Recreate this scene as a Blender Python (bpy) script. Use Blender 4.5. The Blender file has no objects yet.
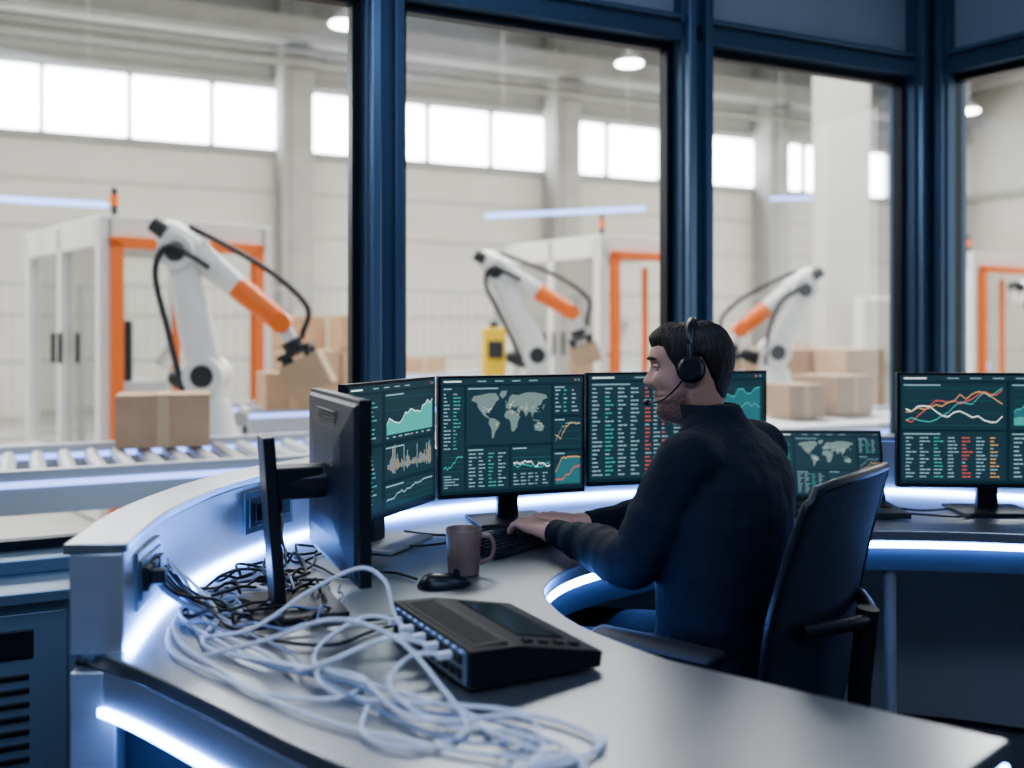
import bpy, math, random
from mathutils import Vector, Matrix
random.seed(7)
D = bpy.data
S = bpy.context.scene
V = Vector
A = math.radians(26.16)          # orientation of the window wall / hall grid
CA, SA = math.cos(A), math.sin(A)

# ------------------------------------------------------------------ materials
MATS = {}
def mat(name, col, rough=0.5, metal=0.0, emit=None, es=0.0, noise=0.0, nscale=8.0, bump=0.0, stretch=None, spec=None, bdist=0.01, rvar=0.08):
    if name in MATS: return MATS[name]
    m = D.materials.new(name); m.use_nodes = True
    nt = m.node_tree; b = nt.nodes['Principled BSDF']
    b.inputs['Base Color'].default_value = (*col, 1)
    b.inputs['Roughness'].default_value = rough
    b.inputs['Metallic'].default_value = metal
    if spec is not None: b.inputs['Specular IOR Level'].default_value = spec
    if emit:
        b.inputs['Emission Color'].default_value = (*emit, 1)
        b.inputs['Emission Strength'].default_value = es
    if noise or bump:
        tc = nt.nodes.new('ShaderNodeTexCoord'); mp = nt.nodes.new('ShaderNodeMapping')
        nt.links.new(tc.outputs['Object'], mp.inputs['Vector'])
        if stretch: mp.inputs['Scale'].default_value = stretch
        n = nt.nodes.new('ShaderNodeTexNoise'); n.inputs['Scale'].default_value = nscale
        n.inputs['Detail'].default_value = 5
        nt.links.new(mp.outputs['Vector'], n.inputs['Vector'])
        if noise:
            r = nt.nodes.new('ShaderNodeValToRGB')
            r.color_ramp.elements[0].position = 0.3; r.color_ramp.elements[1].position = 0.7
            r.color_ramp.elements[0].color = (*[max(0, c*(1-noise)) for c in col], 1)
            r.color_ramp.elements[1].color = (*[min(1, c*(1+noise)) for c in col], 1)
            nt.links.new(n.outputs['Fac'], r.inputs['Fac'])
            nt.links.new(r.outputs['Color'], b.inputs['Base Color'])
            mr = nt.nodes.new('ShaderNodeMapRange')
            mr.inputs['To Min'].default_value = max(0, rough-rvar); mr.inputs['To Max'].default_value = min(1, rough+rvar)
            nt.links.new(n.outputs['Fac'], mr.inputs['Value']); nt.links.new(mr.outputs['Result'], b.inputs['Roughness'])
        if bump:
            bp = nt.nodes.new('ShaderNodeBump'); bp.inputs['Strength'].default_value = bump; bp.inputs['Distance'].default_value = bdist
            nt.links.new(n.outputs['Fac'], bp.inputs['Height']); nt.links.new(bp.outputs['Normal'], b.inputs['Normal'])
    MATS[name] = m
    return m

def emis(name, col, s):
    return mat(name, (0.01, 0.01, 0.01), 0.5, emit=col, es=s)

steel   = mat('brushed_steel', (0.47, 0.485, 0.51), 0.29, 0.90, noise=0.02, nscale=4, stretch=(1, 60, 1), rvar=0.02)
steel_e = mat('steel_edge', (0.44, 0.47, 0.51), 0.34, 0.55, noise=0.03, nscale=3, stretch=(2, 2, 30), rvar=0.03)
steel_d = mat('dark_steel', (0.13, 0.16, 0.21), 0.36, 0.7, noise=0.08, nscale=5)
blue_st = mat('blue_frame_metal', (0.090, 0.150, 0.220), 0.40, 0.30, noise=0.06, nscale=3)
blue_lt = mat('blue_frame_ridge', (0.18, 0.26, 0.35), 0.30, 0.5)
panel_b = mat('upper_panel', (0.50, 0.56, 0.61), 0.5, 0.1, noise=0.05, nscale=2)
cab_m   = mat('cabinet_paint', (0.17, 0.25, 0.34), 0.42, 0.25, noise=0.05, nscale=3)
blackm  = mat('black_frame', (0.010, 0.014, 0.020), 0.4, 0.2)
plastic = mat('black_plastic', (0.010, 0.012, 0.016), 0.36)
plastm  = mat('matte_black_plastic', (0.006, 0.007, 0.010), 0.5, spec=0.3)
plast2  = mat('monitor_back_plastic', (0.022, 0.028, 0.040), 0.42)
fabric  = mat('chair_fabric', (0.008, 0.012, 0.022), 0.85, bump=0.4, nscale=300)
meshfab = mat('chair_mesh', (0.009, 0.014, 0.027), 0.65, bump=0.5, nscale=400)
jacket  = mat('jacket_fabric', (0.0075, 0.011, 0.020), 0.82, noise=0.2, nscale=14, bump=0.6, spec=0.3, bdist=0.02)
trouser = mat('trouser_fabric', (0.010, 0.012, 0.018), 0.9, bump=0.3, nscale=60)
lipm    = mat('lips', (0.36, 0.15, 0.12), 0.5)
handm   = mat('skin', (0.54, 0.30, 0.215), 0.5, noise=0.06, nscale=30)
hairm   = mat('hair', (0.020, 0.012, 0.008), 0.55, bump=0.6, nscale=90, stretch=(1, 1, 0.3))
eyew    = mat('eye_white', (0.7, 0.68, 0.65), 0.2)
eyed    = mat('eye_iris', (0.03, 0.02, 0.015), 0.15)
rubber  = mat('rubber_black', (0.01, 0.01, 0.012), 0.6)
led     = emis('led_strip', (0.20, 0.38, 1.0), 25.0)
ledb    = emis('led_blue', (0.30, 0.42, 1.0), 2.0)
mugm    = mat('mug_ceramic', (0.22, 0.145, 0.12), 0.35, noise=0.1, nscale=40)
coffee  = mat('coffee', (0.02, 0.01, 0.005), 0.1)
cablew  = mat('cable_white', (0.70, 0.73, 0.80), 0.45)
cableg  = mat('cable_blue_grey', (0.22, 0.29, 0.44), 0.45)
cableb  = mat('cable_black', (0.01, 0.011, 0.016), 0.4)
card    = mat('cardboard', (0.47, 0.32, 0.21), 0.85, noise=0.08, nscale=6)
tape    = mat('packing_tape', (0.55, 0.40, 0.26), 0.4)
r_white = mat('robot_white', (0.76, 0.75, 0.72), 0.4)
r_or    = mat('robot_orange', (0.86, 0.19, 0.035), 0.42)
r_dark  = mat('robot_dark', (0.03, 0.03, 0.035), 0.5)
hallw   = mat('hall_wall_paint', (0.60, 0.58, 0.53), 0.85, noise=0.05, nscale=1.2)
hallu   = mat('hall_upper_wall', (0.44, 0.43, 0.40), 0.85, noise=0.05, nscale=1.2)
hallc   = mat('hall_concrete', (0.38, 0.37, 0.345), 0.85, noise=0.08, nscale=2)
hallcl  = mat('hall_ceiling_paint', (0.40, 0.395, 0.38), 0.9, noise=0.04, nscale=1)
hallf   = mat('hall_floor_concrete', (0.44, 0.43, 0.41), 0.45, noise=0.12, nscale=1.5)
galv    = mat('galvanised', (0.62, 0.63, 0.65), 0.35, 0.7)
convw   = mat('conveyor_rail', (0.60, 0.62, 0.66), 0.4, 0.3)
yellow  = mat('yellow_paint', (0.80, 0.55, 0.05), 0.5)
roomf   = mat('room_floor', (0.014, 0.018, 0.026), 0.35, noise=0.3, nscale=3)
roomw   = mat('room_wall_paint', (0.26, 0.31, 0.38), 0.6, noise=0.05, nscale=2)
fence_m = mat('fence_metal', (0.33, 0.33, 0.33), 0.5, 0.3)
grey_b  = mat('grey_base', (0.45, 0.47, 0.5), 0.35, 0.8)
daypane = emis('daylight_pane', (0.96, 0.985, 1.0), 9.0)
bayem   = emis('highbay_lens', (1.0, 0.97, 0.9), 14.0)
rail_streak   = mat('rail_streak_glow', (0.25, 0.33, 0.5), 0.4, 0.3, emit=(0.30, 0.42, 1.0), es=2.2)  # blue emission paints reflected light streaks onto the conveyor rails

# face skin: stubble comes from a smooth painted attribute on the mesh
skin = D.materials.new('face_skin'); skin.use_nodes = True
_nt = skin.node_tree; _b = _nt.nodes['Principled BSDF']; _b.inputs['Roughness'].default_value = 0.5
_at = _nt.nodes.new('ShaderNodeAttribute'); _at.attribute_name = 'beard'
_n = _nt.nodes.new('ShaderNodeTexNoise'); _n.inputs['Scale'].default_value = 220
_tc = _nt.nodes.new('ShaderNodeTexCoord'); _nt.links.new(_tc.outputs['Object'], _n.inputs['Vector'])
_ml = _nt.nodes.new('ShaderNodeMath'); _ml.operation = 'MULTIPLY'; _ad = _nt.nodes.new('ShaderNodeMapRange')
_ad.inputs['From Min'].default_value = 0.3; _ad.inputs['From Max'].default_value = 0.6; _ad.inputs['To Min'].default_value = 0.5; _ad.inputs['To Max'].default_value = 0.95
_nt.links.new(_n.outputs['Fac'], _ad.inputs['Value']); _nt.links.new(_ad.outputs['Result'], _ml.inputs[0]); _nt.links.new(_at.outputs['Fac'], _ml.inputs[1])
_mx = _nt.nodes.new('ShaderNodeMixRGB'); _mx.inputs['Color1'].default_value = (0.54, 0.30, 0.215, 1); _mx.inputs['Color2'].default_value = (0.13, 0.075, 0.055, 1)
_nt.links.new(_ml.outputs[0], _mx.inputs['Fac']); _nt.links.new(_mx.outputs[0], _b.inputs['Base Color'])

def glass_mat(name, tint, refl):
    m = D.materials.new(name); m.use_nodes = True
    nt = m.node_tree; nt.nodes.clear()
    o = nt.nodes.new('ShaderNodeOutputMaterial'); mx = nt.nodes.new('ShaderNodeMixShader')
    t = nt.nodes.new('ShaderNodeBsdfTransparent'); g = nt.nodes.new('ShaderNodeBsdfGlossy')
    t.inputs['Color'].default_value = (*tint, 1); g.inputs['Roughness'].default_value = 0.02
    lw = nt.nodes.new('ShaderNodeLayerWeight'); lw.inputs['Blend'].default_value = refl
    nt.links.new(lw.outputs['Fresnel'], mx.inputs['Fac'])
    nt.links.new(t.outputs[0], mx.inputs[1]); nt.links.new(g.outputs[0], mx.inputs[2])
    nt.links.new(mx.outputs[0], o.inputs['Surface'])
    return m
glass = glass_mat('window_glass', (0.93, 0.965, 0.985), 0.25)
guard = glass_mat('guard_panel', (0.86, 0.87, 0.86), 0.28)

# ------------------------------------------------------------------ mesh builder
def frame_of(d):
    d = d.normalized()
    up = V((0, 0, 1)) if abs(d.z) < 0.95 else V((1, 0, 0))
    a = d.cross(up).normalized(); b = a.cross(d).normalized()
    return a, b
class MB:
    def __init__(s): s.v = []; s.f = []; s.m = []
    def add(s, vs, fs, mi=0):
        o = len(s.v); s.v += [tuple(x) for x in vs]
        for f in fs: s.f.append([i+o for i in f]); s.m.append(mi)
    def box(s, c, sz, mi=0, R=None):
        c = V(c); vs = []
        for dx in (-.5, .5):
            for dy in (-.5, .5):
                for dz in (-.5, .5):
                    p = V((dx*sz[0], dy*sz[1], dz*sz[2]))
                    if R is not None: p = R @ p
                    vs.append(c+p)
        s.add(vs, [(0,1,3,2),(4,6,7,5),(0,4,5,1),(2,3,7,6),(0,2,6,4),(1,5,7,3)], mi)
    def loft(s, rings, mi=0, cap=True):
        n = len(rings[0]); vs = [p for r in rings for p in r]; fs = []
        for i in range(len(rings)-1):
            for j in range(n):
                k = (j+1) % n
                fs.append((i*n+j, i*n+k, (i+1)*n+k, (i+1)*n+j))
        if cap:
            fs.append(tuple(reversed(range(n)))); fs.append(tuple((len(rings)-1)*n+j for j in range(n)))
        s.add(vs, fs, mi)
    def cyl(s, p0, p1, r0, r1=None, mi=0, n=24):
        p0, p1 = V(p0), V(p1); r1 = r0 if r1 is None else r1
        a, b = frame_of(p1-p0)
        s.loft([[p+(a*math.cos(t)+b*math.sin(t))*r for t in [2*math.pi*j/n for j in range(n)]] for p, r in ((p0, r0), (p1, r1))], mi)
    def capsule(s, p0, p1, r0, r1=None, mi=0, n=18, side=None, k=1.0):
        p0, p1 = V(p0), V(p1); r1 = r0 if r1 is None else r1
        d = (p1-p0).normalized(); a, b = frame_of(p1-p0)
        if side is not None:
            a = (V(side)-d*V(side).dot(d)).normalized(); b = a.cross(d)
        rings = []
        H = 5
        for i in range(H+1):
            t = math.pi/2*(1-i/H) ; t = min(t, math.pi/2-0.08)
            rings.append((p0-d*r0*math.sin(t), r0*math.cos(t)))
        for i in range(H+1):
            t = math.pi/2*(i/H); t = min(t, math.pi/2-0.08)
            rings.append((p1+d*r1*math.sin(t), r1*math.cos(t)))
        s.loft([[p+(a*math.cos(q)*k+b*math.sin(q))*r for q in [2*math.pi*j/n for j in range(n)]] for p, r in rings], mi)
    def sphere(s, c, r, mi=0, sc=(1,1,1), n=20, R=None):
        c = V(c); rings = []
        m = n//2
        for i in range(m+1):
            t = math.pi*(0.02+0.96*i/m)-math.pi/2
            ring = []
            for j in range(n):
                q = 2*math.pi*j/n
                p = V((r*sc[0]*math.cos(t)*math.cos(q), r*sc[1]*math.cos(t)*math.sin(q), r*sc[2]*math.sin(t)))
                if R is not None: p = R @ p
                ring.append(c+p)
            rings.append(ring)
        s.loft(rings, mi)
    def tube(s, pts, r, mi=0, n=8):
        pts = [V(p) for p in pts]; rings = []
        prev = None
        for i, p in enumerate(pts):
            d = (pts[min(i+1, len(pts)-1)]-pts[max(i-1, 0)])
            if d.length < 1e-9: d = V((0,0,1))
            d.normalize()
            if prev is None: a, b = frame_of(d)
            else:
                a = (prev-d*prev.dot(d)).normalized(); b = a.cross(d)
            prev = a
            rr = r[i] if isinstance(r, (list, tuple)) else r
            rings.append([p+(a*math.cos(q)+b*math.sin(q))*rr for q in [2*math.pi*j/n for j in range(n)]])
        s.loft(rings, mi)
    def prism(s, poly, z0, z1, mi=0):
        n = len(poly)
        vs = [(p[0], p[1], z0) for p in poly]+[(p[0], p[1], z1) for p in poly]
        s.add(vs, [tuple(reversed(range(n))), tuple(range(n, 2*n))]+[(j, (j+1) % n, n+(j+1) % n, n+j) for j in range(n)], mi)
    def obj(s, name, mats, parent=None, loc=(0,0,0), rot=(0,0,0), smooth=False, bevel=0, angle=40):
        me = D.meshes.new(name); me.from_pydata(s.v, [], s.f)
        for m in (mats if isinstance(mats, (list, tuple)) else [mats]): me.materials.append(m)
        me.polygons.foreach_set('material_index', s.m)
        me.update()
        import bmesh
        bm = bmesh.new(); bm.from_mesh(me)
        bmesh.ops.recalc_face_normals(bm, faces=bm.faces); bm.to_mesh(me); bm.free()
        o = D.objects.new(name, me); S.collection.objects.link(o)
        o.location = loc; o.rotation_euler = rot
        if parent: o.parent = parent
        if bevel:
            b = o.modifiers.new('bevel', 'BEVEL'); b.width = bevel; b.segments = 2; b.limit_method = 'ANGLE'; b.angle_limit = math.radians(50)
        if smooth:
            for p in me.polygons: p.use_smooth = True
            try: me.set_sharp_from_angle(angle=math.radians(angle))
            except Exception: pass
        return o
def empty(name, loc=(0,0,0), rot=(0,0,0)):
    e = D.objects.new(name, None); S.collection.objects.link(e); e.location = loc; e.rotation_euler = rot; e.empty_display_size = 0.1
    return e
def catmull(pts, n=8):
    P = [V(p) for p in pts]; out = []
    N = len(P)
    for i in range(N-1):
        p0 = P[max(i-1, 0)]; p1 = P[i]; p2 = P[i+1]; p3 = P[min(i+2, N-1)]
        for k in range(n):
            t = k/n
            out.append(0.5*((2*p1)+(p2-p0)*t+(2*p0-5*p1+4*p2-p3)*t*t+(3*p1-p0-3*p2+p3)*t**3))
    out.append(P[-1]); return out
def offset2(path, d):       # + = left of travel
    out = []
    for i, p in enumerate(path):
        t = path[min(i+1, len(path)-1)]-path[max(i-1, 0)]
        t = V((t.x, t.y)).normalized()
        out.append(V((p.x-t.y*d, p.y+t.x*d, 0)))
    return out
def ribbon(mb, path, d0, d1, z0, z1, mi=0):
    a = offset2(path, d0); b = offset2(path, d1)
    rings = [[V((p.x, p.y, z0)), V((q.x, q.y, z0)), V((q.x, q.y, z1)), V((p.x, p.y, z1))] for p, q in zip(a, b)]
    mb.loft(rings, mi)
def W(s, t, z=0):   # hall grid -> world
    return V((s*CA-t*SA, s*SA+t*CA, z))

# ------------------------------------------------------------------ ROOM SHELL
ROT = (0, 0, A)
TW = 3.231
mull = [-2.713, -1.446, -0.18, 1.09, 2.359, 3.623]
ZB, ZT, ZC = 0.64, 2.37, 3.05
def wall_part(name, s0, s1, rot, loc, t0=0.0):
    mb = MB(); L = s1-s0; c = (s0+s1)/2
    mb.box((c, t0+0.06, ZB/2-0.01), (L, 0.14, ZB-0.02), 0)            # lower wall
    mb.box((c, t0-0.02, ZB-0.02), (L, 0.22, 0.04), 1)                 # sill
    mb.box((c, t0+0.05, (ZT+ZC)/2+0.04), (L, 0.10, ZC-ZT-0.08), 2)    # upper panel
    mb.box((c, t0+0.02, ZT+0.065), (L, 0.15, 0.07), 0)                # header beam
    mb.box((c, t0-0.045, ZT+0.095), (L, 0.02, 0.012), 1)
    mb.box((c, t0+0.0, ZT+0.125), (L, 0.10, 0.02), 1)
    mb.obj(name, [blue_st, blue_lt, panel_b], loc=loc, rot=rot, bevel=0.004)
def window(idx, s0, s1, rot, loc, t0=0.0):
    mb = MB(); c = (s0+s1)/2; L = s1-s0; f = 0.028
    z0, z1 = ZB, ZT+0.03
    mb.box((c, t0+0.03, z0+f/2), (L, 0.05, f), 0); mb.box((c, t0+0.03, z1-f/2), (L, 0.05, f), 0)
    mb.box((s0+f/2, t0+0.03, (z0+z1)/2), (f, 0.05, z1-z0), 0); mb.box((s1-f/2, t0+0.03, (z0+z1)/2), (f, 0.05, z1-z0), 0)
    y = t0+0.03
    mb.add([(s0+f, y, z0+f), (s1-f, y, z0+f), (s1-f, y, z1-f), (s0+f, y, z1-f)], [(0,1,2,3)], 1)
    mb.obj('window_%d' % idx, [blackm, glass], loc=loc, rot=rot)
def mullion(s, rot, loc, t0=0.0, w=0.135):
    mb = MB()
    mb.box((s, t0+0.02, ZC/2), (w, 0.15, ZC), 0)
    mb.box((s-w*0.30, t0-0.07, ZC/2), (w*0.26, 0.04, ZC), 1)
    mb.box((s+w*0.30, t0-0.07, ZC/2), (w*0.26, 0.04, ZC), 0)
    mb.obj('window_mullion', [blue_st, blue_lt], loc=loc, rot=rot, bevel=0.005)
o1 = W(0, TW)
wall_part('wall_front', mull[0], mull[-1]+0.03, ROT, o1)
for i in range(5): window(i+1, mull[i]+0.068, mull[i+1]-0.068, ROT, o1)
for i, s in enumerate(mull): mullion(s, ROT, o1, w=0.135 if i < 5 else 0.16)
c4 = W(3.66, TW); R4 = (0, 0, math.radians(-55))
wall_part('wall_right_front', 0.0, 3.1, R4, c4)
for i in range(2): window(6+i, 0.12+i*1.45, 1.42+i*1.45, R4, c4)
for s in (0.08, 1.495, 2.95): mullion(s, R4, c4)
# rest of the control room
p_l = W(mull[0], TW); p_r = c4+V((math.cos(math.radians(-55))*3.1, math.sin(math.radians(-55))*3.1, 0))
def wall_seg(name, a, b, th=0.12):
    mb = MB(); d = (b-a); L = d.length; ang = math.atan2(d.y, d.x)
    mb.box((L/2, 0, ZC/2), (L, th, ZC))
    mb.box((L/2, 0, 0.05), (L, th+0.03, 0.10), 1)
    mb.obj(name, [roomw, blackm], loc=(a.x, a.y, 0), rot=(0, 0, ang))
bl = V((p_l.x-0.05, -2.2, 0)); br = V((p_r.x+0.05, -2.2, 0))
wall_seg('wall_left', V((p_l.x-0.05, p_l.y, 0)), bl); wall_seg('wall_back', bl, br); wall_seg('wall_right', br, V((p_r.x+0.05, p_r.y, 0)))
room_poly = [(bl.x, bl.y), (br.x, br.y), (p_r.x+.05, p_r.y), (c4.x+.05, c4.y+.05), (p_l.x-.05, p_l.y+.05)]
mb = MB(); mb.prism(room_poly, 0.0, 0.012); mb.obj('floor', roomf)
mb = MB(); mb.prism(room_poly, ZC, ZC+0.1); mb.obj('ceiling', roomw)

# ------------------------------------------------------------------ HALL
TB = 16.16; SL, SR = -9.0, 19.0; HZ = 7.0
mb = MB(); mb.box(((SL+SR)/2, 6.0, -0.05), (SR-SL+0.6, 22, 0.08)); mb.obj('floor_hall', hallf, rot=ROT)
cols = [-5.8, -0.95, 3.92, 8.8, 13.65, 18.5]
mb = MB()
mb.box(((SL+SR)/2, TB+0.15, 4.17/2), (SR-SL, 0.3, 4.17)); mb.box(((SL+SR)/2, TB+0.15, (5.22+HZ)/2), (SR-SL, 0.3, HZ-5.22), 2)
mb.box(((SL+SR)/2, TB-0.03, 4.12), (SR-SL, 0.12, 0.07), 1)
for z in (1.5, 2.8, 3.5): mb.box(((SL+SR)/2, TB-0.004, z), (SR-SL, 0.02, 0.025), 1)
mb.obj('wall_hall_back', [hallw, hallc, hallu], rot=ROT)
mb = MB()
mb.add([(SL, TB+0.2, 4.17), (SR, TB+0.2, 4.17), (SR, TB+0.2, 5.22), (SL, TB+0.2, 5.22)], [(0,1,2,3)], 1)
x = cols[0]-4.86
while x < SR:
    if x > SL: mb.box((x, TB+0.12, 4.695), (0.07, 0.12, 1.05), 0)
    x += 1.215
mb.box(((SL+SR)/2, TB+0.12, 4.19), (SR-SL, 0.12, 0.05), 0); mb.box(((SL+SR)/2, TB+0.12, 5.2), (SR-SL, 0.12, 0.05), 0)
mb.obj('window_clerestory', [fence_m, daypane], rot=ROT)
mb = MB(); mb.box((SR+0.15, 8.5, HZ/2), (0.3, 16, HZ)); 
for t in (4, 8, 12): mb.box((SR-0.1, t, HZ/2), (0.3, 0.4, HZ), 1)
mb.box((SR-0.05, 8.5, 4.2), (0.15, 15, 0.12), 1)
mb.obj('wall_hall_right', [hallw, hallc], rot=ROT)
mb = MB(); mb.box((SL-0.15, 8.5, HZ/2), (0.3, 16, HZ)); mb.obj('wall_hall_left', hallw, rot=ROT)
mb = MB(); mb.box(((SL+SR)/2, 9.8, HZ+0.1), (SR-SL+0.6, 13.6, 0.2))
mb.obj('ceiling_hall', [hallcl, hallc], rot=ROT)
for c in cols:
    mb = MB(); mb.box((c, TB-0.28, HZ/2), (0.5, 0.55, HZ)); mb.box((c, TB-0.28, 0.15), (0.6, 0.66, 0.3))
    mb.box((c-0.1, TB-0.57, 3.4), (0.06, 0.05, 6.6)); mb.box((c, TB-0.66, 1.4), (0.3, 0.2, 0.45), 1)
    mb.obj('concrete_column', [hallc, hallcl], rot=ROT, bevel=0.02)
    mb = MB(); mb.box((c, 9.7, 6.72), (0.28, 12.3, 0.5)); mb.obj('ceiling_beam', hallc, rot=ROT)
mb = MB(); mb.box(((SL+SR)/2, TB-0.75, 5.95), (SR-SL, 0.35, 0.30)); mb.box(((SL+SR)/2, TB-0.75, 5.78), (SR-SL, 0.5, 0.05))
for z, r in ((5.45, 0.05), (5.62, 0.035)): mb.cyl((SL, TB-0.68, z), (SR, TB-0.68, z), r, r, 0, 10)
mb.obj('crane_rail_beam', hallc, rot=ROT)
# near pillar with electrical cabinet
mb = MB(); mb.box((3.98, 12.1, HZ/2), (0.55, 0.5, HZ)); mb.box((3.98, 12.1, 0.2), (0.75, 0.7, 0.4)); mb.obj('painted_pillar', hallw, bevel=0.02)
mb = MB(); mb.box((4.25, 11.5, 1.28), (0.55, 0.3, 0.75)); mb.box((4.25, 11.34, 1.28), (0.50, 0.02, 0.70), 1); mb.box((4.44, 11.32, 1.28), (0.02, 0.03, 0.12), 2)
mb.box((4.25, 11.55, 0.45), (0.5, 0.2, 0.9), 1)
mb.obj('electrical_cabinet', [r_white, hallw, r_dark], bevel=0.01)

# high bay lamps
for (x, y) in ((1.83, 15.6), (8.66, 19.0), (-2.27, 13.6), (4.9, 12.0), (-5.5, 10.4)):
    z = 5.42
    e = MB(); e.cyl((x, y, z), (x, y, z+0.03), 0.20, 0.20, 1); e.cyl((x, y, z+0.02), (x, y, z+0.16), 0.23, 0.12, 0); e.cyl((x, y, z+0.16), (x, y, HZ-0.005), 0.012, 0.012, 0)
    e.obj('highbay_lamp', [galv, bayem], smooth=True)
# glowing tubes added in the hall, standing in for blue reflections on the glass
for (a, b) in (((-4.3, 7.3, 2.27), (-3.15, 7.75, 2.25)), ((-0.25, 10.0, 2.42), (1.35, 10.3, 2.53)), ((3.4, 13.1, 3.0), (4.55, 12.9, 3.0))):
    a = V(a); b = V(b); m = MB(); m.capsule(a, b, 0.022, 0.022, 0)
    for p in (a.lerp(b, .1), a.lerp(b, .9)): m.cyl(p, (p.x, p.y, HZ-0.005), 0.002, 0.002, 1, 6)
    m.obj('glass_streak_standin', [emis('glass_streak_glow', (0.30, 0.46, 1.0), 2.8), hallw], smooth=True)

# conveyors
def conveyor(s0, s1, t0, t1, z=0.75):
    mb = MB(); L = s1-s0; c = (s0+s1)/2
    for t in (t0, t1):
        mb.box((c, t, z-0.06), (L, 0.05, 0.16), 0)
        mb.box((c, t-0.028, z-0.03), (L, 0.006, 0.022), 3)  # thin glowing strip in place of a reflected blue streak
    n = int(L/0.11)
    for i in range(n):
        s = s0+0.06+i*L/n
        mb.cyl((s, t0, z-0.03), (s, t1, z-0.03), 0.032, 0.032, 1, 8)
    k = max(2, int(L/1.4)+1)
    for i in range(k):
        s = s0+0.1+i*(L-0.2)/(k-1)
        for t in (t0, t1): mb.box((s, t, (z-0.14)/2), (0.06, 0.06, z-0.14), 2)
        mb.box((s, (t0+t1)/2, 0.25), (0.04, t1-t0, 0.04), 2)
    mb.box((c, t0, 0.25), (L, 0.04, 0.04), 2)
    mb.obj('roller_conveyor', [convw, galv, steel_d, rail_streak], rot=ROT)
conveyor(-3.2, 9.5, 4.05, 4.92)
conveyor(1.26, 4.9, 6.25, 6.80, 0.78)
conveyor(3.4, 12.5, 9.9, 10.6, 0.80)

def cardboard_box(x, y, z, w, d, h, yaw=None, name='cardboard_box'):
    mb = MB(); mb.box((0, 0, h/2), (w, d, h)); mb.box((0, 0, h/2), (0.05, d+0.003, h+0.003), 1)
    mb.box((0, 0, h+0.001), (w+0.001, 0.006, 0.003), 0)
    return mb.obj(name, [card, tape], loc=(x, y, z), rot=(0, 0, A if yaw is None else yaw), bevel=0.004)
cardboard_box(-1.60, 4.60, 0.755, 0.40, 0.30, 0.235, yaw=0.30)
cardboard_box(-1.42, 6.34, 0.785, 0.34, 0.28, 0.23)
cardboard_box(2.03, 6.35, 0.755, 0.34, 0.36, 0.24, yaw=0.6)
cardboard_box(1.70, 6.05, 0.755, 0.26, 0.26, 0.20, yaw=0.4)
for (s, t, w, h) in ((3.9, 10.25, .5, .18), (5.2, 10.2, .4, .25), (7.3, 10.25, .42, .30), (9.6, 10.25, .5, .3), (11.3, 10.25, .4, .25)):
    p = W(s, t); cardboard_box(p.x, p.y, 0.803, w, 0.36, h)
# pallet stacks
def pallet_stack(x, y, nx, nz, seed, yaw):
    r = random.Random(seed); mb = MB()
    for i in range(5): mb.box((0, -0.4+0.2*i, 0.13), (1.1, 0.09, 0.02), 1)
    for i in (-.45, 0, .45): mb.box((i, 0, 0.06), (0.1, 0.9, 0.12), 1)
    for k in range(nz):
        for i in range(nx):
            for j in range(2):
                if k == nz-1 and r.random() < 0.35: continue
                w = 1.05/nx
                mb.box((-0.52+w*(i+.5), -0.23+0.46*j, 0.14+0.32*(k+.5)), (w*0.97, 0.44, 0.31), 0)
    mb.obj('pallet_of_boxes', [card, tape], loc=(x, y, 0), rot=(0, 0, yaw), bevel=0.006)
pallet_stack(-1.75, 9.45, 2, 4, 1, A); pallet_stack(3.0, 10.0, 2, 3, 3, A)
mb = MB(); mb.box((0, 0, 0.75), (0.2, 0.2, 1.1)); mb.box((0, 0, 0.1), (0.26, 0.26, 0.2), 1); mb.box((0, -0.11, 1.1), (0.14, 0.02, 0.16), 1); mb.cyl((0, 0, 1.3), (0, 0, 1.36), 0.04, 0.04, 1)
mb.obj('operator_pedestal', [yellow, r_dark], loc=(-0.17, 9.2, 0), rot=(0, 0, 0.2), bevel=0.01)

# fence
mb = MB(); T = 11.6
s = -5.0
while s < 18:
    mb.box((s, T, 0.9), (0.06, 0.06, 1.8)); s += 1.5
for z in (0.15, 0.95, 1.76): mb.box((6.5, T, z), (23, 0.03, 0.03))
s = -5
while s < 18:
    mb.box((s, T, 0.95), (0.006, 0.006, 1.6)); s += 0.12
mb.obj('safety_fence', fence_m, rot=ROT)

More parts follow.
